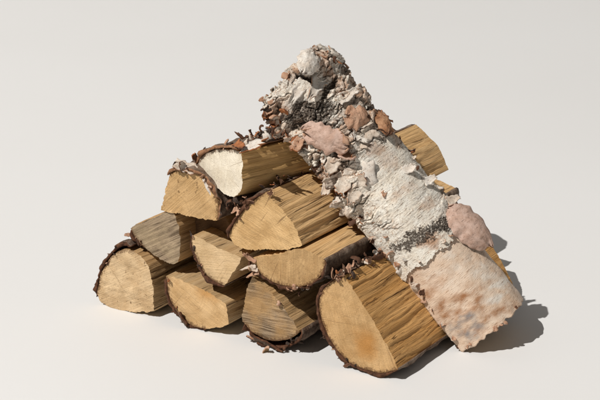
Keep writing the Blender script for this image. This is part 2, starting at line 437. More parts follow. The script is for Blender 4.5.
        gap = bark['gap'] * np.ones(q) if np.isscalar(bark['gap']) else np.interp(x if area > 0 else 1 - x, np.linspace(0, 1, len(bark['gap'])), bark['gap'])
        th = .78 * bark['th'] * (.95 + 1.3 * fbm(sb * .045 + o1, wb * .04, 6.0, 2)) + .35 * perlin(sb * .5, wb * .3, o1)
        th = np.clip(th, .8, None) * np.clip(np.minimum(x, 1 - x) * q * fine / 4, .3, 1)[None]
        base2 = cen + (pu[ii][None] - cen) * (1 - taper * bw / L)[:, None, None]
        inn = base2 + nor[ii][None] * (gap[None, :, None] + .5 * perlin(sb * .12, wb * .06, o1)[..., None])
        out = inn + nor[ii][None] * th[..., None]
        off = (-bark['lip'] + bark['ragged'] * fbm(sc[ii] * .11 + o1, 3.3, seed, 3) * 1.6)[None] * np.exp(-bw / 9)[:, None]
        Vo = np.stack([out[..., 0], wb + off, out[..., 1]], -1); Vi = np.stack([inn[..., 0], wb + off + .6 * perlin(sb * .4, 2.2, o1), inn[..., 1]], -1)
        if ground:
            Vo[..., 2] = np.maximum(Vo[..., 2], .1); Vi[..., 2] = np.maximum(Vi[..., 2], .4)
        N0 = mb * q
        F = grid_faces(mb, q).tolist(); mi = [1] * len(F)
        f2 = grid_faces(mb, q, N0, flip=True).tolist(); F += f2; mi += [0] * len(f2)
        bd = list(range(q)) + [i * q + q - 1 for i in range(1, mb)] + [(mb - 1) * q + j for j in range(q - 2, -1, -1)] + [i * q for i in range(mb - 2, 0, -1)]
        for e in range(len(bd)):
            a, b = bd[e], bd[(e + 1) % len(bd)]; F.append([a, a + N0, b + N0, b]); mi.append(0)
        mesh('bark', np.vstack([Vo.reshape(-1, 3), Vi.reshape(-1, 3)]) * S, F, [M[bark['mat']], M['bark_out']], root, True, mi)
    root['_yaw'] = yaw
    bpy.context.view_layer.update() if False else None
    return dict(root=root, base=base, yaw=yaw, A=A, U=U, d=d, Pc=Pc)

def shreds(lg, line, n, size, mats, seed, named=0, dep=(0, 6), out=None, spread=3.0, jitter=1.0, heap=None):
    """torn bark along a pixel line on the log's front plane; depth range dep along the axis"""
    rs = np.random.RandomState(seed); line = resample(np.array(line, float), .5); A, U = lg['A'], lg['U']
    H = heap or Heap(); R = np.stack([U, A, ZZ], 1)
    for i in range(n):
        px = line[rs.randint(len(line))] + rs.normal(0, spread, 2)
        dq = max(-2, (px[0] - dep[0]) / dep[1]) + rs.uniform(-2, 3) if dep[0] > 100 else rs.uniform(*dep)
        P = hit(px[0], px[1], lg['Pc'] + A * dq * S, A)
        P[2] = max(P[2], .002)
        loc = R.T @ (P - lg['base']) / S
        L = size * rs.uniform(.5, 1.5)
        x = rs.normal(0, 1, 3) * jitter + np.array([0, -.5, 0]); x = x + (np.array(out) if out is not None else 0)
        z = rs.normal(0, 1, 3) + np.array([0, -.6, .8])
        fr = frame_from(x, z)
        Vc, F, mi = curl_geo(rs, L, L * rs.uniform(.25, .75), rs.uniform(-.2, .5), rs.uniform(-3.4, 3.4), rs.uniform(-1, 1), th=rs.uniform(.5, 1.1), nu=8, nv=4)
        Vw = Vc @ fr + loc
        mo, mb = mats[rs.randint(len(mats))]
        gz = (Vw[:, 2] * S + lg['base'][2])
        if gz.min() < .0008: Vw[:, 2] += (.0008 - gz.min()) / S
        if i < named: mesh('bark_curl', Vw * S, F, [M[mo], M[mb]], lg['root'], True, mi)
        else: H.add(Vw * S, F, mi, M[mo], M[mb])
    return H
def curl_at(lg, px, x, z, L, W, lift, bend, mo, mb, seed, dep=0, twist=0, th=1.2, name='bark_curl', rag=.35, nu=12, nv=7, cross=.5):
    """one placed curl: px = pixel of its root; x direction of growth and z = sheet normal in log axes (u, along, up)"""
    rs = np.random.RandomState(seed); A, U = lg['A'], lg['U']; R = np.stack([U, A, ZZ], 1)
    P = hit(px[0], px[1], lg['Pc'] + A * dep * S, A); loc = R.T @ (P - lg['base']) / S
    Vc, F, mi = curl_geo(rs, L, W, lift, bend, twist, th, nu, nv, rag, cross)
    Vw = Vc @ frame_from(x, z) + loc
    gz = (Vw[:, 2] * S + lg['base'][2])
    if gz.min() < .0008: Vw[:, 2] += (.0008 - gz.min()) / S
    return mesh(name, Vw * S, F, [M[mo], M[mb]], lg['root'], True, mi)

TAN, TANB = (.62, .41, .22), (.53, .33, .155)
PALE, PALEB = (.74, .60, .40), (.66, .49, .28)
OCH, OCHB, OCHD = (.80, .53, .265), (.70, .43, .185), (.42, .205, .07)

sp_tan = mat_split('split_tan', (.68, .45, .23), (.57, .345, .15), (.36, .185, .07), 1.1)
sp_ochre = mat_split('split_ochre', OCH, OCHB, OCHD, 2.3)
sp_ochre2 = mat_split('split_ochre_wavy', (.74, .43, .17), (.61, .315, .10), (.31, .13, .035), 5.7, wave=.014, crack=.95)
sp_olive = mat_split('split_olive', (.68, .435, .19), (.54, .32, .115), (.29, .145, .045), 7.9)
sp_pale = mat_split('split_pale', (.66, .47, .26), (.56, .36, .17), (.36, .2, .09), 9.1)

# bottom row, left to right
l1 = log('pale blocky split log at the left end of the bottom row, speckled sawn end',
    [('b', [(98, 300), (98.5, 288), (102, 274), (111, 258), (122, 250)]), ('s', [(134, 251), (147, 265), (152, 288)]), ('s', [(154, 317), (130, 317.5), (107, 313)])],
    mat_end('end_speckled', (.66, .48, .285), (.57, .38, .20), (.02, .01), .5, .18, .2, .95, .8, seed=3.1), sp_tan, ground=True, seed=11, bark=dict(th=4.5, gap=[.5, .8, 2.0, 5.0], ragged=3, lip=0), cap=2.2, L=275)
l2 = log('pale wedge log second from left in the bottom row, bark down its left edge',
    [('b', [(205, 336), (190, 331), (178, 317), (169.5, 299)]), ('s', [(166, 276), (182, 281), (205, 292)]), ('s', [(226, 305), (228, 317)]), ('s', [(228.5, 329), (217, 333)])],
    mat_end('end_fresh_orange', (.63, .42, .215), (.57, .35, .155), (-.02, .05), -.5, .22, .16, .35, stain=(.012, .052, .02, (.55, .27, .08), .6), seed=5.4), sp_pale, ground=True, seed=12, bark=dict(th=3.6, gap=.3, ragged=2.5), L=280)
l3 = log('grey stained wedge log with bark hanging loose beneath, left of the big log',
    [('s', [(252, 277), (270, 292), (285, 310)]), ('b', [(299, 332), (288, 339), (270, 340), (254, 333)]), ('s', [(243, 321), (245, 299)])],
    mat_end('end_grey_brown', (.50, .315, .15), (.40, .235, .10), (.0, .11), .02, .2, .5, .3, grey=.9, seed=8.8), sp_tan, ground=True, seed=13, bark=dict(th=4.0, gap=[3, 6, 6.5, 3], ragged=5, lip=-2), L=280)
l4 = log('largest split log, half round with orange stained end, front right of the pile',
    [('s', [(344, 276), (362, 304), (385, 342)]), ('b', [(398, 370), (378, 373), (350, 363), (331, 341), (320, 315), (321, 295), (331, 282)])],
    mat_end('end_orange_stain', (.60, .385, .185), (.52, .305, .125), (.035, .06), 1.9, .3, .22, .35, stain=(.018, .036, .024, (.45, .20, .045), .75), seed=2.2), sp_ochre2, ground=True, seed=14, bark=dict(th=3.8, gap=.4, ragged=1.8), L=255, wave=.25, amp=.85, taper=.02, fine=1.15)
# second row
l5 = log('weathered grey log with diagonal saw lines, left end of the second row',
    [('s', [(131, 228.5), (147, 221), (165, 213.5), (173, 214)]), ('s', [(179, 227), (180, 245)]), ('s', [(178, 262), (171, 263), (158, 257)]), ('b', [(143, 246), (136, 239)])],
    mat_end('end_weathered', (.44, .33, .21), (.34, .25, .15), (.0, -.05), .52, .12, .8, .4, grey=.95, seed=1.7), sp_tan, seed=15, d=6, bark=dict(th=3.5, gap=.3, ragged=3), L=275)
l6 = log('smooth pale wedge log in the middle of the second row, point downward',
    [('s', [(193, 235.5), (204, 241), (218, 248)]), ('s', [(241, 258), (233, 272)]), ('b', [(224, 286), (214, 281), (204, 272.5), (196.5, 257), (191.5, 244)])],
    mat_end('end_pale_wedge', (.66, .47, .27), (.58, .39, .195), (.04, .06), .1, .14, .22, .12, seed=6.6), sp_pale, seed=16, d=2, bark=dict(th=3.2, gap=.3, ragged=1.6), L=280)
l7 = log('flat topped half log lying on the grey wedge log, speckled rim, in the second row',
    [('s', [(251, 259), (272, 256), (292, 251)]), ('s', [(303, 249)]), ('b', [(325.5, 260), (323, 272), (311, 283.5), (295, 287), (278, 284), (262, 275), (252.5, 266)])],
    mat_end('end_flat_top', (.535, .345, .165), (.44, .26, .11), (-.005, .045), 1.6, .35, .25, .6, seed=4.9), sp_ochre, seed=17, d=0, bark=dict(th=3.2, gap=.3, ragged=3), L=272)
# third row
l8 = log('tan quarter log with fine diagonal lines, left end of the third row',
    [('s', [(161, 210), (165, 193)]), ('b', [(170, 174), (178, 171), (196, 173), (207, 182), (215, 196), (219, 208)]), ('s', [(217, 220.5), (195, 216.5), (170, 212)])],
    mat_end('end_tan_quarter', (.63, .415, .205), (.55, .335, .145), (-.03, .0), .75, .3, .3, .65, .6, seed=9.3), sp_tan, seed=18, d=4, bark=dict(th=4.0, gap=.8, ragged=2.5, mat='bark_in_pale'), L=275)
l9 = log('broad split log with bright ochre riven top, in the centre of the pile',
    [('b', [(229, 236), (233, 226), (241, 214), (252, 201.5)]), ('s', [(265, 193), (279, 207), (292, 223)]), ('s', [(302, 245.5), (285, 249), (258, 249), (240, 247)])],
    mat_end('end_ochre', (.645, .425, .205), (.57, .345, .145), (-.04, -.02), -.35, .4, .25, .15, seed=7.1), sp_ochre, seed=19, d=0, bark=dict(th=3.8, gap=.4, ragged=2.5), L=302, amp=1.0, fine=1.15)
l10 = log('cream ended log with olive brown side, topmost of the split logs',
    [('b', [(196, 168), (202, 156.5), (215, 150), (232, 149.5)]), ('s', [(241, 152.5), (242, 170), (242, 187)]), ('s', [(234, 197), (220, 190), (204, 176)])],
    mat_end('end_cream', (.77, .69, .56), (.71, .61, .46), (.0, .03), 1.45, .10, .10, .7, .25, seed=3.7), sp_olive, yaw=radians(49), seed=20, d=4, bark=dict(th=4.2, gap=[.5, .8, 1.5, 2.5], ragged=2.5, mat='bark_in_pale', lip=2), L=195)
# deep in the gap; end colour darkened to paint in the gap's shade
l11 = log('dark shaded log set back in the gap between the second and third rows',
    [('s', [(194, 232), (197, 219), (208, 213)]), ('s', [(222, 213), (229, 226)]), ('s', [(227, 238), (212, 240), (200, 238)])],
    mat_end('end_gap_shade', (.20, .11, .05), (.14, .075, .035), (.0, .03), .4, .3, .3, .3, seed=6.1), sp_tan, seed=21, d=34, L=230)

# ------------------------------------------------------------------ torn bark on the split logs
CR = [('cream', 'peach'), ('cream', 'brown'), ('peach', 'orange'), ('brown', 'brown'), ('white', 'peach')]
DK = [('brown', 'dark'), ('dark', 'brown'), ('brown', 'peach'), ('dark', 'dark'), ('peach', 'brown')]
OR = [('orange', 'brown'), ('peach', 'orange'), ('brown', 'orange'), ('cream', 'peach')]
# l1/l5: brown bark knuckle
shreds(l5, [(132, 237), (131, 231), (138, 242), (146, 247)], 14, 6, DK, 31, 3, (-2, 6), spread=1.2).build('bark_shreds', l5['root'])
shreds(l1, [(104, 268), (118, 250), (130, 245)], 12, 5, DK, 32, 3, (-2, 10), spread=1.5).build('bark_shreds', l1['root'])
shreds(l2, [(166, 275), (170, 300), (184, 328)], 9, 5, DK + OR, 33, 2, (-3, 4), spread=1.2).build('bark_shreds', l2['root'])
curl_at(l2, (180, 324), (.5, -.2, -.9), (-.8, -.5, -.3), 15, 8, .1, -.7, 'bark_out', 'bark_in', 4, -2, th=2.4, name='bark_flap')
curl_at(l3, (254, 341), (.9, -.2, -.3), (0, -.8, -.6), 34, 7, .0, .3, 'bark_out', 'bark_in', 8, -2, th=2.0, name='bark_flap', cross=.2)
shreds(l3, [(248, 334), (262, 346), (284, 349), (300, 340)], 12, 6, DK, 34, 2, (-2, 14), spread=1.5).build('bark_shreds', l3['root'])
curl_at(l3, (279, 304), (.5, -.5, -.3), (.4, -.7, .6), 9, 4, .4, 3.6, 'cream', 'peach', 9, -1)
shreds(l4, [(331, 280), (322, 292), (318, 315), (330, 344), (352, 366)], 14, 6, DK, 35, 3, (-2, 6), spread=1.3).build('bark_shreds', l4['root'])
shreds(l6, [(193, 236), (197, 260), (214, 281)], 8, 5, DK, 36, 2, (-2, 3), spread=1).build('bark_shreds', l6['root'])
# l7 left end: pale ribbons; right end and the bark trough beside the big log: dark shreds
for i, (px, x, L) in enumerate([((256, 262), (-1, -.3, .5), 16), ((256, 266), (-1, -.4, -.1), 19), ((258, 270), (-.9, -.3, -.4), 13), ((254, 262), (-.4, -.4, .8), 12), ((259, 272), (-.8, -.6, -.1), 16)]):
    curl_at(l7, px, x, (.1, -.7, .7), L, 4.5, .1, [1.2, -1.0, 1.6, 1.2, -.8][i], ['peach', 'cream', 'cream', 'brown', 'peach'][i], 'peach', 50 + i, -1, twist=.6, th=.9)
curl_at(l7, (296, 287), (.2, -.7, -.6), (.2, -.7, .6), 13, 4, .2, 3.0, 'cream', 'peach', 57, 0)
shreds(l7, [(258, 273), (278, 287), (300, 290), (316, 284)], 16, 5, DK + CR, 37, 3, (-2, 5), spread=1.4).build('bark_shreds', l7['root'])
tr = shreds(l4, [(334, 279), (346, 271), (364, 262), (386, 252)], 24, 10, DK, 38, 10, (344, .53), spread=3.5, out=(.2, .8, .2))
shreds(l4, [(330, 282), (350, 269), (386, 252)], 22, 5, DK + CR, 39, 4, (344, .53), spread=3, heap=tr).build('bark_shreds', l4['root'])
# l8 top left torn pale bark, right pale strip
curl_at(l8, (196, 172), (-1, -.1, .15), (0, -.45, .9), 26, 13, .15, .35, 'cream', 'peach', 61, 2, th=1.4, name='bark_flap')
curl_at(l8, (186, 170), (-.9, -.5, .5), (.3, -.5, .8), 13, 9, .3, 1.6, 'white', 'brown', 62, -1, th=1.1)
curl_at(l8, (178, 168), (-.7, -.3, .6), (.3, -.6, .7), 9, 7, .3, 1.8, 'brown', 'dark', 63, 1)
curl_at(l8, (205, 178), (.6, -.1, -.8), (.5, -.75, .4), 36, 7, -.05, -.25, 'white', 'cream', 64, 1, th=1.3, name='bark_flap', cross=.2)
shreds(l8, [(172, 172), (190, 169), (206, 178), (220, 206)], 16, 5, CR + DK, 40, 3, (-2, 5), spread=1.2).build('bark_shreds', l8['root'])
shreds(l9, [(232, 226), (250, 200), (262, 191)], 12, 6, DK, 41, 3, (-2, 8), spread=1.5).build('bark_shreds', l9['root'])
h9 = shreds(l9, [(262, 188), (282, 179), (304, 171), (322, 164)], 20, 5, DK + OR, 42, 3, (262, .52), spread=1.2)
shreds(l9, [(222, 214), (232, 205), (246, 196)], 18, 8, DK, 43, 3, (-2, 14), spread=3, heap=h9).build('bark_shreds', l9['root'])
curl_at(l9, (268, 196), (.4, -.3, .6), (.3, -.6, .7), 10, 6, .3, 1.3, 'brown', 'wood_chip', 65, 2, name='splinter')
# l10 top: orange bark strip, pale peeled panel, and the curls under the birch log
curl_at(l10, (244, 148), (1, .35, .06), (-.1, -.5, .85), 30, 15, .12, .1, 'white', 'orange', 66, 4, th=1.6, name='bark_flap', cross=.15)
curl_at(l10, (236, 143), (.95, -.1, -.25), (-.1, -.5, .85), 20, 9, -.05, .2, 'orange', 'brown', 67, 0, th=1.8, name='bark_flap', cross=.3)
curl_at(l10, (197, 160), (-.6, -.4, .6), (.6, -.5, .6), 9, 6, .3, 1.4, 'brown', 'orange', 68, 0)
curl_at(l10, (226, 146), (-.3, -.6, .8), (.2, .6, .6), 9, 6, .2, 2.2, 'dark', 'peach', 69, 2)
shreds(l10, [(200, 153), (216, 146), (234, 144)], 10, 5, OR + DK, 44, 2, (-2, 4), spread=1).build('bark_shreds', l10['root'])
h10 = shreds(l10, [(244, 140), (258, 136), (276, 128)], 30, 8, OR + CR + DK, 45, 10, (240, .72), spread=2)
h10.build('bark_shreds', l10['root'])

# ------------------------------------------------------------------ birch log leaning across the pile
BU = np.array([47.3, 146.4, 8.5]); R0 = 53.0; LB = 320.0
ax = np.array([-.643, -.1556, .7499]); ax /= np.linalg.norm(ax)
nn = np.array([.7591, 0, .6509]); nn = nn - ax * (nn @ ax); nn /= np.linalg.norm(nn); xx = np.cross(ax, nn)
toW = np.stack([U0, A0, ZZ], 1)                     # columns
axW, nnW, xxW = toW @ ax, toW @ nn, toW @ xx
baseB = O + toW @ BU * S
birch = bpy.data.objects.new('birch_log', None); COL.objects.link(birch)
birch.matrix_world = Matrix(((xxW[0], axW[0], nnW[0], baseB[0]), (xxW[1], axW[1], nnW[1], baseB[1]), (xxW[2], axW[2], nnW[2], baseB[2]), (0, 0, 0, 1)))
birch.empty_display_size = .02
tag(birch, 'birch log with rugged white peeling bark leaning across the whole pile', 'log')
def b2w(V): return baseB + (np.asarray(V) * S) @ np.stack([xxW, axW, nnW], 0)
FR = np.stack([xxW, axW, nnW], 1)

def blobs(px, lst, warp=5.0):
    """sum of soft spots given as (x, y, rx, ry, angle, strength) on the unrolled bark, edges broken by noise"""
    x = px[..., 0] + warp * fbm(px[..., 0] * .11, px[..., 1] * .11, 1.5, 3); y = px[..., 1] + warp * fbm(px[..., 0] * .11, px[..., 1] * .11, 8.5, 3)
    out = 0
    for (cx, cy, rx, ry, an, st) in lst:
        c, s = cos(radians(an)), sin(radians(an)); dx, dy = x - cx, y - cy
        q = ((dx * c + dy * s) / rx) ** 2 + ((-dx * s + dy * c) / ry) ** 2
        out = np.maximum(out, st * (1 - sstep(.2, 1.5, q)))
    return out
def barrel(t0, t1, nt, nf, rad, f0=-97, f1=97):
    t = np.linspace(t0, t1, nt); f = np.radians(np.linspace(f0, f1, nf)); T, Fi = np.meshgrid(t, f, indexing='ij')
    return T, Fi, np.stack([rad * np.sin(Fi), T, rad * np.cos(Fi)], -1)
# lower inner bark sheet (peach, smooth)
T, Fi, V0 = barrel(0, 130, 110, 130, R0 - 2.5)
nr = np.stack([np.sin(Fi), 0 * Fi, np.cos(Fi)], -1); arc = Fi * R0
torn = 3.2 * fbm(arc[0] * .09, 2.0, 3.0, 3) + .7 * perlin(arc[0] * .5, 4., 1.)
torn = torn - torn.min()*0
V0[..., 1] += np.exp(-T / 8) * torn[None]
V0 -= nr * (4.5 * sstep(100, 112, T))[..., None]
V0 += nr * (1.6 * fbm(arc * .03, T * .03, 2.0, 3) + .35 * perlin(arc * .25, T * .5, 1.0))[..., None]
V0 += nr * (-2.5 * np.exp(-T / 7) * (perlin(arc * .07, 9., 9.) + .3))[..., None]
pxl = proj(b2w(V0))
def soft(l, k): return np.clip(blobs(pxl, l, 4) * (.55 + 1.5 * fbm(arc * .06 + k, T * .12, k, 4)) , 0, 1)
pale = soft([(497, 290, 20, 9, -45, 1.1), (483, 272, 16, 8, 30, .6), (440, 280, 22, 12, 40, .3), (456, 262, 24, 10, 30, .4)], 3.0)
stn = soft([(462, 304, 36, 14, -35, .8), (478, 322, 26, 14, -40, .8), (446, 312, 18, 12, 45, .7), (428, 290, 9, 28, 55, .6), (494, 322, 30, 9, -45, .9), (415, 268, 10, 10, 0, .6)], 7.0)
gry = soft([(466, 323, 15, 9, -40, 1.1), (474, 332, 11, 8, -40, .9), (458, 330, 10, 8, 20, .8)], 11.0)
g = G('birch_inner_bark'); l1n = g.noise(g.scale(g.P, (120, 900, 120)), 1, 3, .55); l2n = g.noise(g.scale(g.P, (300, 1500, 300)), 1, 2)
bl = g.noise(g.P, 60, 4, .62); fi = g.noise(g.P, 800, 2)
col = g.mix(g.rng(bl, .36, .66), (.78, .62, .48), (.69, .50, .355))
col = g.mix(g.attr('pale'), col, (.80, .72, .62))
col = g.mix(g.math('MULTIPLY', g.attr('stain'), g.rng(bl, .3, .6, .3, 1)), col, (.36, .165, .07))
col = g.mix(g.math('MULTIPLY', g.attr('grey'), .85), col, (.22, .21, .21))
col = g.mix(g.math('MULTIPLY', g.rng(l1n, .59, .66), .6), col, (.30, .15, .075))
col = g.mix(g.math('MULTIPLY', g.rng(l2n, .60, .70), .35), col, (.36, .18, .09))
M['birch_inner'] = g.done(col, g.math('ADD', g.math('ADD', l1n, fi), g.math('MULTIPLY', bl, 2.)), .62, .45, .0011, .3)
def shell(name, Vt, th, nr, mats, attrs):
    n, m = Vt.shape[:2]; Vi = Vt - nr * (th[..., None] if np.ndim(th) else th)
    N0 = n * m; F = grid_faces(n, m, flip=True).tolist(); mi = [0] * len(F); f2 = grid_faces(n, m, N0).tolist(); F += f2; mi += [1] * len(f2)
    bd = list(range(m)) + [i * m + m - 1 for i in range(1, n)] + [(n - 1) * m + j for j in range(m - 2, -1, -1)] + [i * m for i in range(n - 2, 0, -1)]
    for e in range(len(bd)):
        a, b = bd[e], bd[(e + 1) % len(bd)]; F.append([a, b, b + N0, a + N0]); mi.append(1)
    at = {k: np.r_[v.ravel(), v.ravel()] for k, v in attrs.items()}
    return mesh(name, np.vstack([Vt.reshape(-1, 3), Vi.reshape(-1, 3)]) * S, F, mats, birch, True, mi, at)
shell('inner_bark', V0, 2.2, nr, [M['birch_inner'], M['bark_in_pale']], dict(pale=pale, stain=stn, grey=gry))

# outer bark: thick, rugged, white
TB = 97.0
T, Fi, V0 = barrel(TB, LB + 2, 420, 250, R0)
nr = np.stack([np.sin(Fi), 0 * Fi, np.cos(Fi)], -1); arc = Fi * R0
jag = 5 * fbm(arc[0] * .05, 5.0, 3.0, 3) + 1.8 * np.floor(2 * perlin(arc[0] * .16, 1.0, 3.0)) + 1.3 * perlin(arc[0] * .7, 2., 2.)
jag2 = 5 * fbm(arc[0] * .05, 9.0, 7.0, 3) + 2.5 * np.floor(2 * perlin(arc[0] * .14, 3.0, 9.0)) - 10 + 22 * np.exp(-((Fi[0] + .02) / .62) ** 2) + 14 * sstep(-.3, -.7, Fi[0])
V0[..., 1] += np.exp(-(T - TB) / 10) * jag[None] + np.exp(-(LB + 2 - T) / 12) * jag2[None]
pxl = proj(b2w(V0)); X, Y = pxl[..., 0], pxl[..., 1]
smooth = blobs(pxl, [(402, 185, 40, 66, -32, 1), (378, 168, 24, 30, 0, .8), (303, 92, 30, 13, -50, .8), (430, 240, 46, 26, -35, 1)], 6)
rough = 1 - .85 * smooth
def plates(sx, sy, seed, warp=4.0):
    """cracked scales: nearest two jittered cell points on the unrolled bark -> cell number, distance to the crack, tilt coordinate"""
    r = np.random.RandomState(seed)
    a = (arc + warp * fbm(arc * .06, T * .06, seed, 3)) / sx; b = (T + warp * fbm(arc * .06, T * .06, seed + 30., 3)) / sy
    ai, bi = np.floor(a).astype(int), np.floor(b).astype(int); jx, jy = r.uniform(.1, .9, (64, 64)), r.uniform(.1, .9, (64, 64))
    f1 = np.full(a.shape, 9.0); f2 = f1.copy(); cid = np.zeros(a.shape, int); tx = np.zeros(a.shape); ty = np.zeros(a.shape)
    for da in (-1, 0, 1):
        for db in (-1, 0, 1):
            ca, cb = (ai + da) % 64, (bi + db) % 64; px = ai + da + jx[ca, cb]; py = bi + db + jy[ca, cb]
            d = np.hypot(a - px, b - py); near = d < f1
            f2 = np.where(near, f1, np.minimum(f2, d)); cid = np.where(near, ca * 64 + cb, cid); tx = np.where(near, a - px, tx); ty = np.where(near, b - py, ty); f1 = np.where(near, d, f1)
    q = r.uniform(0, 1, (4, 64 * 64)); return cid, f2 - f1, tx, ty, q
c1, e1, tx1, ty1, q1 = plates(46, 17, 5, 6.0)
c2, e2, tx2, ty2, q2 = plates(17, 7, 9, 4.0)
scaly = np.clip((rough - .2) / .8, 0, 1) * (Y < 228)
up1 = 4.2 * q1[0][c1] + 4.0 * (q1[1][c1] - .5) * tx1 + 9.0 * (q1[2][c1] - .3) * ty1
up2 = 2.6 * q2[0][c2] + 1.5 * (q2[1][c2] - .5) * tx2 + 5.0 * (q2[2][c2] - .3) * ty2
lip1 = 1.6 * np.exp(-((e1 - .16) / .10) ** 2) ; crack1 = (1 - sstep(.01, .06, e1)) * sstep(.2, .5, fbm(arc * .05, T * .05, 77., 2) + .35); crack2 = (1 - sstep(.02, .12, e2)) * sstep(.35, .6, q2[3][c2])
plateh = up1 + up2 * .7 + lip1 - 5.0 * crack1 - 2.5 * crack2
hue1, hue2 = q1[3][c1], q2[3][c2]
h = scaly * (plateh - 2) + rough * (.9 * fbm(arc * .12, T * .12, 1.0, 3)) + smooth * (1.1 * np.floor(fbm(arc * .04, T * .09, 4.0, 2) * 5) / 5 + .25 * perlin(arc * .12, T * .5, 2.))
h = h + 2.5 * fbm(arc * .018, T * .014, 1.0, 2)
dark = blobs(pxl, [(312, 114, 28, 14, -12, 1.1), (322, 126, 15, 8, 10, 1), (300, 126, 12, 8, 0, 1),                     # scorched patch at the shoulder
                   (420, 237, 31, 10, -27, 1.1), (440, 227, 16, 9, -25, 1), (402, 246, 12, 7, 0, .9),                        # black scar low on the log
                   (331, 87, 5, 15, 32, 1), (306, 76, 10, 3.6, 8, 1), (371, 110, 8, 5, -10, .8), (341, 152, 9, 5, 5, 1), (355, 131, 9, 4, 0, .9),  # crack, plus shade under knob and pink flap put into the colour
                   (345, 165, 5, 4, 0, .9), (332, 192, 8, 10, 0, .9), (322, 165, 6, 10, 0, .9), (279, 110, 3, 8, 10, .8), (395, 115, 6, 10, -30, .7), (382, 140, 5, 5, 0, .6)], 5.5)
tan = blobs(pxl, [(358, 118, 14, 9, 10, .8), (382, 124, 10, 13, -30, .9), (278, 112, 10, 12, 20, .6), (395, 135, 8, 12, -30, .6), (432, 243, 12, 8, -20, .9), (348, 100, 16, 7, 30, .35),
                  (375, 150, 12, 8, 20, .6), (404, 190, 16, 6, -30, .35), (390, 160, 10, 10, 0, .35), (430, 205, 10, 5, -30, .4), (335, 80, 5, 22, -38, .8), (362, 90, 6, 25, -38, .6), (325, 62, 10, 6, 20, .5)], 8)
gryz = blobs(pxl, [(432, 210, 24, 20, 0, .12), (297, 103, 14, 8, -10, .7), (345, 120, 10, 10, 0, .5), (462, 215, 10, 12, 0, .5), (365, 145, 10, 8, 0, .6)], 8)
dent = blobs(pxl, [(331, 87, 3.6, 15, 32, 1), (307, 76, 10, 3.5, 8, 1), (340, 153, 9, 5, 5, 1), (332, 192, 7, 9, 0, 1), (322, 165, 6, 9, 0, 1), (300, 128, 12, 7, 0, .7), (279, 110, 3, 8, 10, .8)], 4)
bumpb = blobs(pxl, [(306, 64, 13, 11, 0, 1), (330, 62, 12, 10, 30, .5), (282, 106, 14, 16, 0, .7), (355, 96, 18, 10, 30, .4)], 3)
tone = np.clip(.75 * sstep(.45, .95, hue1) + .5 * sstep(.6, 1, hue2) - .15, 0, 1)
tan = np.clip(np.maximum(tan, tone * scaly * .85), 0, 1)
gryz = np.clip(gryz + .5 * sstep(.35, .0, hue1) * scaly, 0, 1)
dark = np.clip(np.maximum(dark, scaly * (.9 * crack1 + .6 * crack2)), 0, 1)
h = h - 7 * dent + 7 * bumpb - 2.0 * dark * (plateh > -99) * fbm(arc * .5, T * .5, 9.0, 2) + 1.6 * dark * fbm(arc * .12, T * .12, 3.0, 3)
h = np.clip(h, np.where(T < 142, -.5, -6), 14)
edge = np.clip(np.minimum(T - TB, 30) / 6, 0, 1); h = h * (.4 + .6 * edge)
V0 = V0 + nr * h[..., None]
g = G('birch_outer_bark')
l1n = g.noise(g.scale(g.P, (110, 760, 110)), 1, 3, .6); l2n = g.noise(g.scale(g.P, (60, 330, 60)), 1, 4, .65)
bl = g.noise(g.P, 75, 5, .65); f = g.noise(g.P, 420, 4, .65); f2 = g.noise(g.P, 1300, 2)
col = g.mix(g.rng(bl, .36, .62), (.90, .855, .76), (.82, .735, .61))
col = g.mix(g.math('MULTIPLY', g.attr('grey'), .8), col, (.50, .475, .44))
col = g.mix(g.math('MULTIPLY', g.rng(l2n, .56, .70), .25), col, (.60, .48, .37))
col = g.mix(g.math('MULTIPLY', g.attr('tan'), g.rng(bl, .3, .65, .55, 1)), col, (.42, .195, .085))
rg = g.attr('rough')
col = g.mix(g.math('MULTIPLY', g.math('MULTIPLY', rg, g.rng(f, .53, .68)), .6), col, (.30, .185, .11))
col = g.mix(g.math('MULTIPLY', g.rng(l1n, .60, .645), .85), col, (.20, .125, .08))
col = g.mix(g.math('MULTIPLY', g.rng(f, .66, .73), .8), col, (.07, .045, .03))
f3 = g.noise(g.P, 620, 3, .7); col = g.mix(g.math('MULTIPLY', g.math('MULTIPLY', g.rng(f3, .52, .63), g.rng(bl, .3, .55, .3, 1)), g.math('ADD', g.math('MULTIPLY', rg, .6), .15)), col, (.20, .105, .055))
f4 = g.noise(g.P, 300, 3, .7); col = g.mix(g.math('MULTIPLY', g.math('MULTIPLY', g.rng(f4, .58, .66), rg), .75), col, (.46, .22, .10))
dk = g.attr('dark'); dn = g.math('ADD', dk, g.math('MULTIPLY', g.math('SUBTRACT', f, .5), 3.4))
col = g.mix(g.math('MULTIPLY', g.rng(dn, .30, .95), .95), col, g.mix(g.rng(f2, .4, .7), (.03, .021, .015), (.13, .095, .07)))
M['birch_outer'] = g.done(col, g.math('ADD', g.math('ADD', g.math('MULTIPLY', f, 1.3), l1n), g.math('MULTIPLY', f2, .4)), .8, .55, .0015, .25)
shell('outer_bark', V0, 3.5, nr, [M['birch_outer'], M['bark_in_pale']], dict(dark=dark, tan=tan, grey=gryz, rough=rough))
SV = V0.reshape(-1, 3); SPX = pxl.reshape(-1, 2); SN = nr.reshape(-1, 3)
camL = (CAM - baseB) @ FR / S                                  # the viewpoint, only used to look up bark points on the near side
facing = ((camL - SV) * SN).sum(1) > 0
def on_bark(px):
    d = ((SPX - np.array(px)) ** 2).sum(1) + 1e6 * (~facing); i = d.argmin(); return SV[i], SN[i]

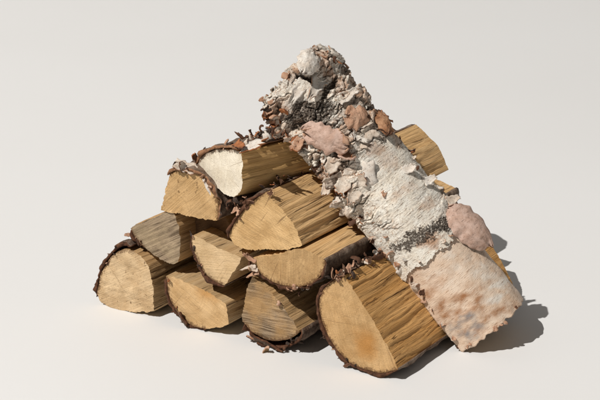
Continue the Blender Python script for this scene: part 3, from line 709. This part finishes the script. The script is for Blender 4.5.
# heartwood under the bark: flat riven underside and two sawn ends
T, Fi, Vw = barrel(3, LB - 14, 60, 50, R0 - 11); mesh('sapwood', Vw.reshape(-1, 3) * S, grid_faces(60, 50, flip=True), [sp_tan], birch)
xsn = np.linspace(-1, 1, 46) * (R0 - 5.5) * sin(radians(97)); tt = np.linspace(3, LB - 14, 80); Tm, Xm = np.meshgrid(tt, xsn, indexing='ij')
zf = (R0 - 5.5) * cos(radians(97)); Zm = zf + 1.5 * fbm(Xm * .08, Tm * .006, 3.0, 3) * (1 - (Xm / xsn.max()) ** 8)
mesh('split_face', np.stack([Xm, Tm, Zm], -1).reshape(-1, 3) * S, grid_faces(80, 46), [sp_tan], birch)
en = mat_end('end_birch', TAN, TANB, (0, -.01), .3, seed=12.3)
for tv, fl in ((3, 1), (LB - 14, 0)):
    f = np.radians(np.linspace(-97, 97, 50)); rr = np.linspace(0, 1, 14)
    V = np.array([[(R0 - 5.5) * sin(a) * r, tv, (R0 - 5.5) * cos(a) * r + zf * (1 - r)] for r in rr for a in f])
    V[:, 1] += .5 * perlin(V[:, 0] * .3, V[:, 2] * .3, 2.)
    mesh('end_face', V * S, grid_faces(14, 50, flip=bool(fl)), [en], birch, True, None, {'rim': np.repeat(np.clip((rr - .85) / .15, 0, 1), 50)})

def flake(px, dirpx, L, W, lift, bend, mo, mb, seed, name='bark_flake', th=1.4, twist=0, rag=.35, nu=12, nv=8, cross=.4, sink=1.0, heap=None, P=None, tilt=0.0):
    """a bark sheet rooted on the birch log at bark point px, growing towards dirpx (screen-like direction laid into the bark surface)"""
    rs = np.random.RandomState(seed)
    p, n = on_bark(px)
    q, _ = on_bark((px[0] + dirpx[0] * 6, px[1] + dirpx[1] * 6)) if P is None else (p + P, 0)
    x = q - p
    if np.linalg.norm(x) < .5: x = np.array([1, .3, 0])
    Vc, F, mi = curl_geo(rs, L, W, lift, bend, twist, th, nu, nv, rag, cross)
    if tilt: n = n + tilt * np.cross(x / np.linalg.norm(x), n)
    Vw = (Vc @ frame_from(x, n) + p - n * sink) * S
    if heap is not None: heap.add(Vw, F, mi, M[mo], M[mb]); return
    return mesh(name, Vw, F, [M[mo], M[mb]], birch, True, mi)

def dome(px, dirpx, L, W, H, mo, mb, seed, lift=(0, 0), th=1.8, rag=.2, name='bark_flap', nu=44, nv=30, sink=1.5, wr=1.0, trim=0.0, axes=None):
    """a loose bark sheet cupped outwards, one edge standing off the log"""
    rs = np.random.RandomState(seed); p, n = on_bark(px); q, _ = on_bark((px[0] + dirpx[0] * 5, px[1] + dirpx[1] * 5)); fr = frame_from(q - p, n)
    if axes is not None: fr = frame_from(np.array(axes[0]) @ FR, np.array(axes[1]) @ FR)
    u, v = np.meshgrid(np.linspace(-1, 1, nu), np.linspace(-1, 1, nv), indexing='ij'); s0 = rs.uniform(0, 50)
    wv = (np.clip(1 - np.abs(u) ** 2.6, 0, 1) ** .5 * .86 + .14) * (1 + rag * perlin(u * 3 + s0, np.sign(v) * .9, s0)) * (1 - trim * (u + 1) / 2)
    x = L / 2 * u * (1 + rag * .9 * perlin(v * 3 + s0, u * .4, 3.3)); y = W / 2 * v * wv
    z = H * (1 - .75 * np.abs(u) ** 2.2) * (1 - .9 * v ** 2) + lift[0] * (u + 1) / 2 + lift[1] * (v + 1) / 2
    z = z + wr * fbm(u * 1.3 + s0, v * 1.3, s0, 3) * 1.5 + .45 * wr * perlin(u * 13 + s0, v * 4, 2.0) + .25 * perlin(u * 30, v * 11, s0)
    P = np.stack([x, y, z], -1); d0, d1 = np.gradient(P, axis=0), np.gradient(P, axis=1); nr = np.cross(d0, d1); nr /= np.linalg.norm(nr, axis=-1)[..., None] + 1e-9
    top = P.reshape(-1, 3); bot = (P - nr * th).reshape(-1, 3); N0 = nu * nv
    F = grid_faces(nu, nv, flip=True).tolist(); F = [f[::-1] for f in F]; mi = [0] * len(F); f2 = grid_faces(nu, nv, N0, flip=True).tolist(); F += f2; mi += [1] * len(f2)
    bd = list(range(nv)) + [i * nv + nv - 1 for i in range(1, nu)] + [(nu - 1) * nv + j for j in range(nv - 2, -1, -1)] + [i * nv for i in range(nu - 2, 0, -1)]
    for e in range(len(bd)):
        a, b = bd[e], bd[(e + 1) % len(bd)]; F.append([a, a + N0, b + N0, b]); mi.append(1)
    return mesh(name, (np.vstack([top, bot]) @ fr + p - n * sink) * S, F, [M[mo], M[mb]], birch, True, mi)
# big recognisable sheets
dome((481, 254), (1, 1), 58, 44, 12, 'pink', 'brown', 101, lift=(-4, 2), rag=.22, wr=.5, axes=((.80, -.25, -.52), (.35, -.70, .60)), trim=.35, sink=-5)
dome((325, 138), (1, .35), 42, 28, 6, 'pink', 'peach', 102, lift=(6, 4), rag=.5, wr=.9)
dome((356, 119), (1, .15), 27, 24, 6, 'peach', 'brown', 103, lift=(0, 5), rag=.4, wr=1.2)
dome((380, 124), (.35, 1), 30, 22, 6, 'rust', 'brown', 104, lift=(3, 2), rag=.4, wr=1.3)
dome((304, 66), (-.6, 1), 28, 24, 7, 'white', 'brown', 105, lift=(5, 0), rag=.3, wr=1.0)
flake((322, 78), (-.7, 1), 30, 14, .1, .25, 'white', 'peach', 106, 'bark_flap', th=1.4, rag=.3, nu=12, nv=7)
flake((306, 80), (-.7, .9), 28, 13, .08, .2, 'white', 'cream', 107, 'bark_flap', th=1.4, rag=.3, nu=12, nv=7)
flake((348, 150), (-.2, 1), 20, 15, .4, 1.4, 'peach', 'pink', 108, 'bark_flap', th=1.6, nu=12, nv=8)
flake((336, 160), (-.6, .9), 20, 13, .2, 1.0, 'cream', 'peach', 109)
flake((330, 178), (-.2, 1), 20, 14, .3, .9, 'cream', 'peach', 110)
flake((347, 176), (-.4, 1), 22, 14, .2, .9, 'cream', 'orange', 111)
flake((358, 190), (-.6, 1), 20, 12, .2, 1.2, 'cream', 'peach', 112)
flake((286, 112), (.1, -1), 14, 7, .6, 1.2, 'orange', 'orange', 113)
flake((278, 118), (-.3, -1), 15, 8, .5, 1.6, 'cream', 'peach', 114)
flake((272, 118), (-1, .2), 13, 9, .4, 1.8, 'peach', 'orange', 115)
flake((284, 130), (-.8, .6), 15, 10, .3, 1.4, 'cream', 'orange', 116)
flake((302, 138), (-.4, 1), 17, 10, .3, 1.2, 'peach', 'orange', 117)
flake((404, 170), (1, -.2), 15, 9, .35, .9, 'white', 'cream', 118)
flake((424, 182), (1, -.1), 15, 9, .3, .8, 'white', 'cream', 119)
flake((446, 203), (1, .3), 16, 10, .35, .9, 'cream', 'peach', 120)
flake((350, 135), (1, .5), 18, 6, .2, .2, 'white', 'cream', 121)
flake((352, 142), (1, .35), 17, 5, .25, .2, 'cream', 'cream', 122)
flake((500, 258), (.6, .8), 14, 9, .3, .6, 'brown', 'peach', 123)
r3 = np.random.RandomState(303)
for i in range(9):
    for _ in range(50):
        px = (r3.uniform(275, 400), r3.uniform(55, 205)); e = .809 * px[0] - .588 * px[1]
        if 172 < e < 238 and not (.588 * px[0] + .809 * px[1] > 335 and e > 190) and not (285 < px[0] < 336 and 100 < px[1] < 134): break
    L = r3.uniform(13, 27); mo, mb = [('white', 'peach'), ('cream', 'peach'), ('cream', 'orange'), ('white', 'brown'), ('cream', 'brown')][r3.randint(5)]
    a = r3.uniform(-.9, .9) - .75
    flake(px, (cos(a), sin(a)) if i % 3 else (-cos(a), -sin(a)), L, L * r3.uniform(.5, 1.0), r3.uniform(-.02, .16), r3.uniform(-.3, .45), mo, mb, 3000 + i, th=r3.uniform(.9, 1.8), nu=12, nv=8, rag=.32, twist=r3.uniform(-.3, .3), tilt=r3.uniform(-.15, .15))
# frayed edges: left edge, band boundary, right edge, top end
Hb = Heap(); rs = np.random.RandomState(77)
def fray(line, n, size, mats, spread, dr, seed, named=0, lift=(.1, .8), bend=(-1.0, 2.2)):
    r2 = np.random.RandomState(seed); line = resample(np.array(line, float), .5)
    for i in range(n):
        p = line[r2.randint(len(line))] + r2.normal(0, spread, 2); a = r2.normal(0, .7); d = np.array(dr, float) / np.hypot(*dr)
        d = np.array([d[0] * cos(a) - d[1] * sin(a), d[0] * sin(a) + d[1] * cos(a)]); mo, mb = mats[r2.randint(len(mats))]; L = size * r2.uniform(.5, 1.5)
        flake(p, d, L, L * r2.uniform(.4, 1.0), r2.uniform(*lift), r2.uniform(*bend), mo, mb, seed * 1000 + i, th=r2.uniform(.6, 1.3), nu=7, nv=4, twist=r2.uniform(-.6, .6), rag=.35, tilt=r2.uniform(-.4, .4), heap=None if i < named else Hb)
WC = [('cream', 'peach'), ('white', 'cream'), ('cream', 'orange'), ('peach', 'orange'), ('brown', 'peach'), ('cream', 'brown')]
fray([(268, 112), (278, 128), (296, 140), (310, 150)], 13, 9, OR + WC, 4, (-1, .6), 1, 14)
fray([(267, 106), (273, 116), (280, 128)], 26, 9, OR + DK + [('cream', 'orange')], 4, (-.6, .8), 21, 12)
fray([(300, 60), (318, 52), (336, 62), (346, 82), (330, 84)], 26, 6, DK + OR + WC, 5, (.5, 1), 22, 4, lift=(.0, .4))
fray([(318, 150), (324, 170), (336, 195), (350, 215)], 17, 9, WC + [('brown', 'dark')], 6, (-1, .8), 2, 18)
fray([(350, 210), (368, 235), (388, 252), (408, 268)], 17, 8, WC + [('brown', 'peach')], 4.5, (-.8, 1), 3, 18)
fray([(408, 266), (425, 256), (445, 240), (463, 220)], 7, 6, WC, 2.5, (.6, 1), 4, 8, lift=(.05, .4))
fray([(345, 68), (372, 95), (398, 128)], 7, 7, OR + WC + [('brown', 'dark')], 4, (1, -.3), 5, 4, lift=(.0, .5))
fray([(398, 132), (420, 165), (445, 195), (468, 212)], 11, 7, WC, 4, (1, -.1), 6, 5, lift=(.0, .5))
fray([(270, 106), (290, 78), (312, 54), (335, 58)], 6, 7, WC + OR, 4, (-.5, -1), 7, 2, lift=(.0, .4))
fray([(300, 100), (320, 110), (350, 110), (375, 125), (360, 140), (330, 140)], 5, 7, WC + OR + DK, 9, (0, 1), 8, 4, lift=(.0, .4))
fray([(365, 150), (395, 160), (410, 190)], 3, 6, WC, 10, (.2, 1), 9, 2, lift=(.02, .25), bend=(-.2, .6))
Hb.build('bark_shreds', birch)
# torn lip of the peach sheet at the foot
SV2, keep = (SV, SPX, SN, facing), None
T, Fi, V2 = barrel(0, 130, 110, 130, R0 - 2.5); SV = V2.reshape(-1, 3); SPX = proj(b2w(V2)).reshape(-1, 2); SN = np.stack([np.sin(Fi), 0 * Fi, np.cos(Fi)], -1).reshape(-1, 3)
facing = ((camL - SV) * SN).sum(1) > 0
Hb = Heap()
fray([(463, 350), (485, 335), (508, 314), (521, 298)], 11, 6, [('peach', 'cream'), ('peach', 'orange'), ('brown', 'peach')], 1.2, (.6, .5), 10, 4, lift=(-.1, .3), bend=(-.5, .8))
fray([(412, 275), (425, 298), (445, 325), (462, 350)], 13, 6, [('peach', 'cream'), ('cream', 'orange'), ('brown', 'peach')], 1.5, (-.8, .6), 11, 5)
Hb.build('torn_fringe', birch)
SV, SPX, SN, facing = SV2

# ------------------------------------------------------------------ loose chip on the floor
rs = np.random.RandomState(5)
Pc = hit(265, 352, np.zeros(3), ZZ)
Vc, F, mi = curl_geo(rs, 12, 7, .3, 1.7, .5, 1.2, 14, 8, .4)
Vc = Vc @ frame_from((.3, -.4, .9), (.6, -.7, .3)); Vc[:, 2] -= Vc[:, 2].min()
chip = mesh('bark_chip', Vc * S, F, [M['wood_chip'], M['peach']], None, True, mi); chip.location = Pc
tag(chip, 'tiny curled tan bark chip lying on the floor in front of the pile', 'bark chip')
